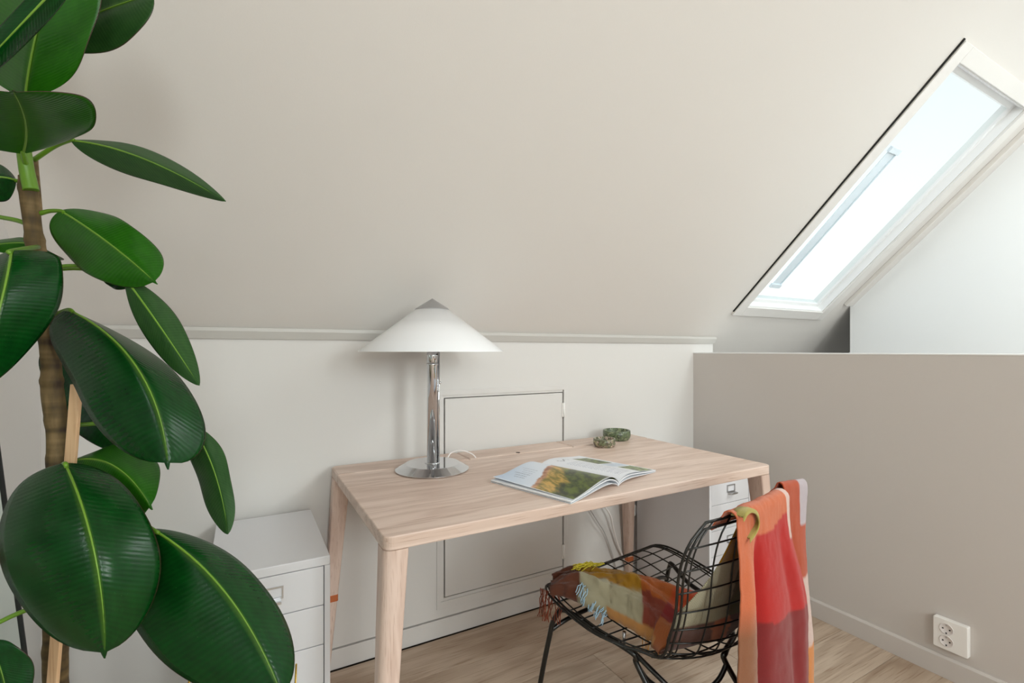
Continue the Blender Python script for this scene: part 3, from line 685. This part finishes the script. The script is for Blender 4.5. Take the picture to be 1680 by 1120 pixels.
def leaf(B, Mid, T, L, R, mt=M_leaf, cup=.012, stalk=None, peak=.5, wave=.004, camb=.0, label=None, sharp=0, ns=44, ntt=10):
    """B base, Mid a point on the midrib half way, T tip, L / R the widest points of each half (world)."""
    B, Mid, T, L, R = [loc_(at(*p)) for p in (B, Mid, T, L, R)]
    ctrl = Mid*2 - (B+T)*.5
    Cc = lambda s: B*(1-s)**2 + ctrl*2*s*(1-s) + T*s*s
    sL = L-Cc(peak); sR = R-Cc(peak)
    nrm = (T-B).cross(R-L)
    if nrm.length > 0: nrm.normalize()
    vd = (loc_(cam.location)-Mid)
    if nrm.dot(vd) < 0: nrm = -nrm
    sL = sL + nrm*cup; sR = sR + nrm*cup
    def prof(s):
        s = min(1, max(0, s))
        # elliptic blade, broad, with a short drip tip
        s0 = s; s = s if sharp else min(1, s/.968)
        q = s**(math.log(.5)/math.log(peak))
        e = (max(0, 1-abs(2*q-1)**2.3)**.52) if not sharp else max(0, 1-abs(2*q-1)**1.9)**sharp
        if not sharp and s0 > .9: e = max(e, .055*((1-s0)/.05)**.8 if s0 > .95 else 0)
        return e
    seed = random.random()*50
    rows = []; uv = []
    for i in range(ns+1):
        s = .5-.5*math.cos(PI*i/ns); s = .5*s+.5*i/ns if sharp else s; c_ = Cc(s); wd = prof(s)
        row = []
        for j in range(-ntt, ntt+1):
            t = j/ntt; side = sR if t > 0 else sL
            lift = -cup*(t*t)*wd - .0*abs(t) + .003*(1-abs(t))**6*0
            wob = wave*math.sin(s*9+seed+(2 if t > 0 else 0))*abs(t)**2*wd
            grow = .0012*math.exp(-(t*9)**2)*-1
            row.append(c_ + side*abs(t)*wd + nrm*(lift+wob+grow+camb*math.sin(PI*s)))
            uv.append((.5+.5*t, s))
        rows.append(row)
    mb = MB(); mb.grid(rows); mb.uv = uv
    o = mb.build('leaf', mt, pl, solid=0.0009)
    if label: o['label'] = label
    # raised midrib, both faces
    rp_ = [Cc(k/20*.97) + nrm*(camb*math.sin(PI*k/20)-.0006) for k in range(21)]
    MB().tube(rp_, [.0014*(1-k/20)**.8+.0002 for k in range(21)], 7).build('midrib', M_rib, o)
    if stalk:
        ps = [loc_(at(*p)) for p in stalk]+[B, Cc(.03)]
        n = catmull(ps, 6)
        MB().tube(n, [.0036-.0012*k/(len(n)-1) for k in range(len(n))], 9).build('stalk', M_pet, o)
    return o
# (base, mid, tip, left, right) as pixel + depth of real 3-D points
leaf((106, 760, .66), (154, 905, .585), (172, 1079, .60), (5, 915, .63), (254, 882, .64), stalk=[(96, 770, .74)], cup=.022, peak=.47)
leaf((250, 868, .67), (372, 975, .64), (466, 1150, .60), (222, 1030, .66), (434, 962, .70), stalk=[(105, 800, .75), (170, 820, .72)], cup=.02, peak=.50)
leaf((112, 508, .71), (226, 605, .66), (276, 770, .64), (125, 640, .70), (318, 650, .71), stalk=[(92, 515, .74)], cup=.012, peak=.54)
leaf((18, 412, .62), (0, 500, .57), (-40, 650, .58), (-120, 520, .62), (104, 465, .64), stalk=[(62, 405, .72)], cup=.014, peak=.40)
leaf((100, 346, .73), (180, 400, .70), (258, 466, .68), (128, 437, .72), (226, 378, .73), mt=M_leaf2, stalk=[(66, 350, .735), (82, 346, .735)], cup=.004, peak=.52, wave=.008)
leaf((205, 456, .70), (262, 535, .68), (327, 632, .66), (244, 560, .69), (290, 520, .71), mt=M_leaf3, stalk=[(80, 440, .74), (120, 436, .735), (172, 440, .72)], cup=.004, wave=.003, sharp=.8)
leaf((116, 230, .72), (230, 258, .70), (370, 330, .66), (222, 290, .72), (236, 244, .73), mt=M_leaf3, stalk=[(56, 262, .74), (90, 240, .735)], cup=.002, peak=.38, wave=.002, sharp=.85)
leaf((308, 690, .74), (350, 770, .73), (374, 876, .70), (322, 785, .75), (376, 765, .74), mt=M_leaf3, stalk=[(95, 700, .76), (220, 690, .78)], cup=.003, peak=.5, sharp=.7)
leaf((90, 560, .80), (150, 640, .80), (212, 745, .80), (92, 665, .80), (205, 618, .80), stalk=[(84, 575, .75)], cup=.004, peak=.5)
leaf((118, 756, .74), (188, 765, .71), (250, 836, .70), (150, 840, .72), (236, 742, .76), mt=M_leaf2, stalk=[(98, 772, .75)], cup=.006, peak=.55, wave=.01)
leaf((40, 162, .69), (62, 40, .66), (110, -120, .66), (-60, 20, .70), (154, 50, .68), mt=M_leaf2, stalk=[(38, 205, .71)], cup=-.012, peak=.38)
leaf((80, 60, .75), (165, 18, .74), (258, -12, .73), (150, -70, .75), (190, 76, .74), mt=M_leaf3, stalk=[(38, 120, .73)], cup=.01, peak=.55)
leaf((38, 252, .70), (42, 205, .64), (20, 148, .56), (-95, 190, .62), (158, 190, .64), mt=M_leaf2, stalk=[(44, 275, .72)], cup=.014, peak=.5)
leaf((130, -60, .60), (42, 32, .60), (-70, 150, .60), (26, 16, .60), (60, 54, .62), cup=.004, stalk=[(40, -60, .70), (90, -90, .66)], peak=.5)
leaf((26, 296, .74), (-12, 290, .72), (-70, 300, .72), (-20, 268, .74), (-10, 330, .74), stalk=[(42, 300, .735)], cup=.006)
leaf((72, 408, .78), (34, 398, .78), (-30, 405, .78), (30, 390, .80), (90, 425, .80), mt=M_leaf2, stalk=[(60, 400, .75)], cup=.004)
leaf((180, 446, .78), (196, 458, .78), (214, 472, .78), (180, 470, .78), (222, 446, .78), mt=M_leaf, stalk=[(72, 445, .75), (120, 440, .76)], cup=.002)
leaf((-30, 1050, .66), (-5, 1080, .66), (20, 1180, .66), (-60, 1130, .66), (48, 1080, .67), stalk=[(84, 985, .75), (20, 1010, .70), (-25, 1035, .67)], cup=.006)
gs = catmull([loc_(at(*p)) for p in ((46, 368, .735), (22, 360, .74), (-30, 352, .75), (-60, 350, .75))], 5)
MB().tube(gs, .0035, 8).build('stalk', M_pet, pl)
# stake
stk = MB(); a = loc_(at(126, 630, .72)); b = loc_(at(82, 1180, .73)); b = b+(b-a)*.55
dirv = (b-a).normalized(); sx = Vector((CS, -SN, 0))*.0078; sy = Vector((SN, CS, 0))*.003
vs_ = [a+sx+sy, a-sx+sy, a-sx-sy, a+sx-sy, b+sx+sy, b-sx+sy, b-sx-sy, b+sx-sy]
stk.add(vs_, [(0, 1, 2, 3), (7, 6, 5, 4), (0, 4, 5, 1), (1, 5, 6, 2), (2, 6, 7, 3), (3, 7, 4, 0)])
fix_normals(stk.build('stake', M_stake, pl, bevel=.001)); pl.children[-1]['label'] = 'flat pale wooden stake'
MB().lathe([(0, 0), (.10, 0), (.105, .004), (.135, .26), (.137, .27), (.131, .272), (.127, .26), (.125, .232), (0, .232)], n=56).build('pot', M_pot, pl)
MB().lathe([(0, .248), (.06, .246), (.125, .24), (.125, .232), (0, .232)], n=40).build('soil', M_soil, pl)

# brass wire basket on the floor, its nearest points just below the frame
bk = thing('brass_wire_basket', 'brass wire basket with pointed zigzag rim in front of the left cabinet', 'basket', (-.025, 1.13, 0))
bx_, by_ = -.025, 1.13
apex = at(486, 1089, 1.02); RB = math.hypot(apex.x-bx_, apex.y-by_); a0 = math.atan2(apex.y-by_, apex.x-bx_)
na = 8; zA = apex.z; zV = zA-.22
MB().tube([(RB*.7*math.cos(2*PI*k/40), RB*.7*math.sin(2*PI*k/40), .002) for k in range(40)], .002, 8, closed=True).build('bottom_ring', M_brass, bk)
MB().tube([(RB*.95*math.cos(2*PI*k/40), RB*.95*math.sin(2*PI*k/40), zV) for k in range(40)], .002, 8, closed=True).build('middle_ring', M_brass, bk)
for k in range(na):
    aa = a0+2*PI*k/na; ah = PI/na
    A = Vector((RB*math.cos(aa), RB*math.sin(aa), zA))
    for sg in (-1, 1):
        Bp = Vector((RB*.95*math.cos(aa+sg*ah*.5), RB*.95*math.sin(aa+sg*ah*.5), zV)); Cp = Vector((RB*.7*math.cos(aa+sg*ah), RB*.7*math.sin(aa+sg*ah), .002))
        MB().tube([A, Bp, Cp], .0019, 8).build('wire', M_brass, bk)

# ================================================================== WIRE CHAIR
CA = math.radians(7); CHO = Vector((1.095, 1.0, 0))
ch = thing('wire_chair', 'black wire mesh chair on bent tube legs drawn up to the desk', 'chair', CHO, CA)
prf_b = [0, .05, .12, .25, .40, .50, .57, .64, .72, .80, .88, .95, 1.0]
prf_y = [.285, .262, .21, .10, -.02, -.10, -.16, -.205, -.232, -.25, -.262, -.272, -.278]
prf_z = [.422, .434, .430, .405, .380, .370, .373, .402, .465, .55, .64, .72, .775]
hw_b = [0, .06, .14, .30, .42, .52, .60, .70, .80, .90, .96, 1.0]
hw_v = [.215, .270, .292, .290, .265, .238, .226, .232, .258, .286, .276, .230]
fw_v = [0, 0, 0, 0, .01, .03, .06, .075, .06, .045, .035, .03]      # side edges come forward
up_v = [0, .0, .002, .012, .022, .03, .02, .008, 0, 0, -.003, -.008]  # side edges come up
def ci(xs, ys, x):   # smooth interpolation
    n = len(xs); x = max(xs[0], min(xs[-1], x))
    for i in range(n-1):
        if x <= xs[i+1]:
            h = xs[i+1]-xs[i]; t = (x-xs[i])/h
            m0 = (ys[i+1]-ys[i-1])/(xs[i+1]-xs[i-1])*h if i > 0 else (ys[i+1]-ys[i])
            m1 = (ys[i+2]-ys[i])/(xs[i+2]-xs[i])*h if i < n-2 else (ys[i+1]-ys[i])
            return (2*t**3-3*t*t+1)*ys[i]+(t**3-2*t*t+t)*m0+(-2*t**3+3*t*t)*ys[i+1]+(t**3-t*t)*m1
def shell(a, b, off=0):
    """a -1..1 across, b 0..1 from seat front to top of the back"""
    hwv = ci(hw_b, hw_v, b); q = a*a
    y_ = ci(prf_b, prf_y, b) + ci(hw_b, fw_v, b)*q; z_ = ci(prf_b, prf_z, b) + ci(hw_b, up_v, b)*q
    return Vector((a*hwv, y_-off*0, z_-off))
# rim (double wire)
rim = [shell(-1, k/60) for k in range(61)] + [shell(-1+2*k/20, 1) for k in range(1, 20)] + [shell(1, 1-k/60) for k in range(61)] + [shell(1-2*k/20, 0) for k in range(1, 20)]
MB().tube(rim, .0034, 8, closed=True).build('rim_wire', M_black, ch)
rim2 = [shell(-.955, .013+.974*k/60) for k in range(61)] + [shell(-.955+1.91*k/20, .987) for k in range(1, 20)] + [shell(.955, .987-.974*k/60) for k in range(61)] + [shell(.955-1.91*k/20, .013) for k in range(1, 20)]
MB().tube([p-Vector((0, 0, .002)) for p in rim2], .0030, 8, closed=True).build('rim_wire', M_black, ch)
nl = 9
for k in range(nl):
    x0 = -.232+.464*k/(nl-1)
    pts = []
    for j in range(61):
        b = j/60; hwv = ci(hw_b, hw_v, b); a = x0/.27*(1 if hwv > .27 else 1)
        a = x0/max(.232+.02, .0001); pts.append(shell(a*.98, b))
    MB().tube(pts, .0021, 6).build('wire', M_black, ch)
nb2 = 20
for k in range(1, nb2):
    b = k/nb2
    MB().tube([shell(-1+2*j/16, b)-Vector((0, 0, .003)) for j in range(17)], .0021, 6).build('wire', M_black, ch)
def cw_back(u, v, yl):   # chair-local point seen at (u, v) on the upright plane y = yl
    c_, s_ = math.cos(CA), math.sin(CA); r_ = at(u, v, 1)-cam.location
    n_ = Vector((-s_, c_, 0)); tt_ = (yl + CHO.dot(n_) - cam.location.dot(n_))/r_.dot(n_); p = cam.location + r_*tt_ - CHO
    return Vector((p.x*c_+p.y*s_, yl, p.z))
# under-frame: one bent tube per side, cross bars between the knees
def cw(u, v, z):   # chair-local point seen at pixel (u,v) at height z  (used once, to read the frame off the photograph)
    Z = 790*(H-z)/(v-574.5); p = at(u, v, Z)-CHO
    c_, s_ = math.cos(-CA), math.sin(-CA); return Vector((p.x*c_-p.y*s_, p.x*s_+p.y*c_, p.z))
def side_tube(sx):
    rear = [(-.205, -.01, .354), (-.192, -.024, .335), (-.190, -.026, .316)] if sx < 0 else [(.205, -.01, .354), (.10, -.125, .352), (.012, -.155, .345), (.010, -.160, .312)]
    foot = [(-.17, -.11, .20), (-.12, -.28, 0)] if sx < 0 else [(.07, -.235, .16), (.16, -.33, 0)]
    pts = [(sx*.300, .285, .0), (sx*.285, .25, .20), (sx*.278, .225, .315), (sx*.276, .218, .345), (sx*.268, .205, .375), (sx*.255, .185, .392), (sx*.225, .10, .368)] + rear + foot
    return catmull(pts, 6)
for sx in (-1, 1):
    st_ = side_tube(sx); o = MB().tube(st_, .0075, 12).build('side_frame', M_black, ch)
    for e in (st_[0], st_[-1]): MB().lathe([(0, 0), (.010, 0), (.010, .012), (.0078, .014)], (e.x, e.y, 0), 16).build('glide', M_black, o)
    MB().tube([(sx*.19, .02, .385), (sx*.19, .02, .352)], .005, 10).build('bolt', M_steel, o)
MB().tube(catmull([(-.279, .226, .32), (-.22, .21, .345), (-.1, .19, .362), (.0, .185, .366), (.1, .19, .362), (.22, .21, .345), (.279, .226, .32)], 6), .0065, 12).build('cross_bar', M_black, ch)
MB().tube(catmull([(-.190, -.026, .318), (-.165, -.045, .275), (-.12, -.085, .245), (-.07, -.12, .240), (-.02, -.15, .275), (.010, -.160, .318)], 6), .0065, 12).build('cross_bar', M_black, ch)
MB().tube([(-.198, -.012, .354), (-.14, -.10, .27), (.02, -.30, .03)], .0065, 10).build('diagonal_bar', M_black, ch)

# ================================================================== BLANKET
bl = thing('blanket', 'checked wool blanket in orange, red and olive draped over the wire chair', 'blanket', CHO, CA)
SAL, RED, WINE, BRN, PNK, ORG = C_(230, 124, 82), C_(206, 44, 40), C_(150, 46, 46), C_(160, 104, 72), C_(244, 212, 200), C_(240, 150, 66)
MUS, SAGE, DBR, OLV, LAV = C_(172, 124, 26), C_(184, 176, 146), C_(110, 62, 42), C_(96, 86, 44), C_(214, 200, 206)
ORD = C_(206, 84, 40)
def cloth_grid(nr, nc, f):
    rows = []; col = []; uv = []
    for i in range(nr+1):
        row = []
        for j in range(nc+1):
            p, c = f(i/nr, j/nc); row.append(p); col.append(c); uv.append((j/nc*1.0, i/nr*2.2))
        rows.append(row)
    mb = MB(); mb.grid(rows); mb.col = col; mb.uv = uv; return mb
def drape(dist, topz, yin, yout):
    """over the top rim: from inside the back, over, and down behind"""
    b0 = .05
    if dist < b0: return yin-.03*(dist/b0)**1.5, topz-(b0-dist)*.8
    if dist < b0+.05:
        a = (dist-b0)/.05*PI; return (yin-.03)+(yout-yin+.03)*(1-math.cos(a))/2, topz+.014*math.sin(a)
    return yout, topz-(dist-b0-.05)
# (a) the main length hanging behind the backrest
def back_main(s, t):
    dist = s*.84
    W = .235 + .092*sm(dist, .12, .42)
    yy, z = drape(dist, .776+.010*t, -.235, -.296)
    fall = sm(dist, .09, .30)
    x = -.186 + W*t
    # rolled left edge, then two soft folds
    f = .016*math.exp(-((t-.13)/.10)**2) - .024*math.exp(-((t-.34)/.06)**2) + .010*math.exp(-((t-.58)/.14)**2) - .005*math.exp(-((t-.78)/.05)**2) + .008*math.exp(-((t-.90)/.06)**2)
    yy -= f*fall*(.8+.5*s) + .003*fbm(t*3, s*5, 2) + .004*sm(t, .6, .9)*fall
    x += .006*fall*math.sin(s*8+t*3); z += .003*fbm(t*5, s*3, 4)*(1-fall)
    tr = .34 + .03*sm(dist, .2, .8)
    if t < tr:
        c = SAL if dist < .325+.015*math.sin(t*9) else BRN
        if dist > .29 and dist < .36: c = lerp(SAL, BRN, (dist-.29)/.07)
    else:
        c = SAL if dist < .155-.02*sm(t, .6, .9) else (RED if dist < .36+.03*t else WINE)
        if t > .93 and dist < .20: c = PNK
    return Vector((x, yy, z)), c
cloth_grid(110, 80, back_main).build('back_fall', M_cloth, bl, solid=.003)
# (b) second layer further right
def back_second(s, t):
    dist = s*.84
    yy, z = drape(dist, .798-.010*t, -.232, -.279)
    fall = sm(dist, .09, .30)
    x = .066 + .125*t + .055*sm(dist, .2, .6)
    yy -= .005*math.cos(2*PI*(t*1.3+.15))*fall + .002*fbm(t*3, s*5, 6)
    if t > .66 and dist < .20: c = LAV
    elif dist < .34: c = ORD
    elif dist < .54: c = PNK
    else: c = ORG
    return Vector((x, yy, z)), c
cloth_grid(90, 30, back_second).build('back_fall', M_cloth, bl, solid=.003)
# small turned-over loop of the yellow border at the left edge
lp_ = [cw_back(u, v, -.300) for u, v in ((1213, 848), (1219, 839), (1228, 834), (1236, 838), (1240, 848), (1239, 860), (1233, 872), (1224, 884))]
lp_ = catmull(lp_, 5); mb = MB()
mb.grid([[p+Vector((0, .020, 0)), p+Vector((.003, .006, .002)), p+Vector((.004, -.006, .001)), p+Vector((-.006, -.012, -.004))] for p in lp_])
mb.col = [C_(200, 184, 96)]*len(mb.v); mb.uv = [(0.01*(i % 4), .02*(i//4)) for i in range(len(mb.v))]
mb.build('border_loop', M_cloth, bl, solid=.003)
# (c) inside the back, down to the seat, gathered toward the front left corner
K = [  # s, cx, cy, cz, hx, hy, bulge
    (0.00, .030, -.232, .770, .130, .00, .004),
    (0.12, -.005, -.214, .68, .165, .00, .016),
    (0.24, -.015, -.190, .57, .235, .01, .030),
    (0.36, .010, -.145, .425, .240, .00, .050),
    (0.46, .020, -.080, .388, .240, .00, .075),
    (0.58, -.065, .000, .395, .125, .08, .080),
    (0.70, -.105, .065, .405, .095, .085, .082),
    (0.82, -.155, .125, .420, .075, .07, .070),
    (0.92, -.215, .195, .438, .055, .045, .046),
    (1.00, -.258, .240, .437, .040, .035, .022)]
KX = [k[0] for k in K]
def inside(s, tt):
    P = [ci(KX, [k[m_] for k in K], s) for m_ in range(1, 7)]
    t = -1+2*tt; seat = sm(s, .33, .5); e = max(0, 1-t*t)
    fold = P[5]*e**.6
    fold += e*(.010*math.cos(t*6+s*10)+.006*math.cos(t*13-s*15)+.010*fbm(t*1.6, s*7, 1)+.006*fbm(t*5, s*12, 3))*(.5+.5*seat)
    n_ = Vector((0, 1-seat, seat))
    p = Vector((P[0]+P[3]*t+.012*fbm(t, s*8, 9), P[1]+P[4]*t, P[2]+.004)) + n_*fold
    if s < .62:      # against the wire back and the rear of the bucket the cloth follows the shell
        b = interp([0, .46, .62], [.995, .57, .40], s); xs_ = P[0]+P[3]*t; a = max(-.96, min(.96, xs_/ci(hw_b, hw_v, b)))
        k = sm(b, .52, .70); q_ = shell(a, b) + Vector((0, k, 1-k))*(.010+fold*(.55 if s < .46 else .8))
        p = q_.lerp(p, sm(s, .46, .62))
    w_ = t+.10*fbm(s*6, t*2, 5)
    if s < .27:
        c = MUS if t < -.3 and s < .11 else OLV
        if s > .11 and w_ < -.25: c = SAGE
    elif s < .46: c = (DBR if w_ < -.45 else (C_(196, 104, 52) if w_ < -.2 else (DBR if w_ < .2 else (C_(150, 128, 70) if w_ < .45 else WINE))))
    elif s < .56: c = ORD if w_ > -.3 else (WINE if w_ > -.65 else C_(190, 110, 60))
    elif s < .66: c = C_(188, 98, 36) if w_ > -.35 else C_(150, 70, 52)
    elif s < .90: c = lerp(MUS, SAGE, sm(w_, -.30, -.42))
    else: c = DBR
    if .52 < s < .82 and t < -.90: c = C_(208, 150, 88)
    return p, c
cloth_grid(130, 60, inside).build('seat_fold', M_cloth, bl, solid=.003)
# fringes
def fringe(name_c, starts, dirs, length, n, col_):
    m_ = mat('fringe_'+name_c, col_, .9); mb = MB()
    for k in range(n):
        t = k/(n-1); a = Vector(starts[0]).lerp(Vector(starts[1]), t); d = Vector(dirs)
        pts = [a]
        for q in range(5):
            a = a + (d+Vector((random.uniform(-.5, .5), random.uniform(-.5, .5), random.uniform(-.25, .25)))).normalized()*length/5
            pts.append(a)
            d = d + Vector((0, 0, -.12))
        mb.tube(catmull(pts, 2), .0013, 5)
    return tag(mb.build('fringe', m_, bl), kind='stuff')
fringe('yellow', [(-.175, .185, .500), (-.10, .175, .490)], (-.9, .15, .30), .055, 26, srgb(196, 180, 50))
fringe('blue', [(-.215, .150, .485), (-.205, .060, .430)], (-.9, -.3, -.12), .060, 26, srgb(158, 186, 204))
fringe('brown', [(-.295, .25, .442), (-.275, .19, .44)], (-.10, -.05, -.9), .085, 18, srgb(120, 56, 34))
fringe('amber', [(-.15, -.015, .405), (-.13, -.05, .40)], (-.05, .0, -1), .07, 8, srgb(214, 156, 76))
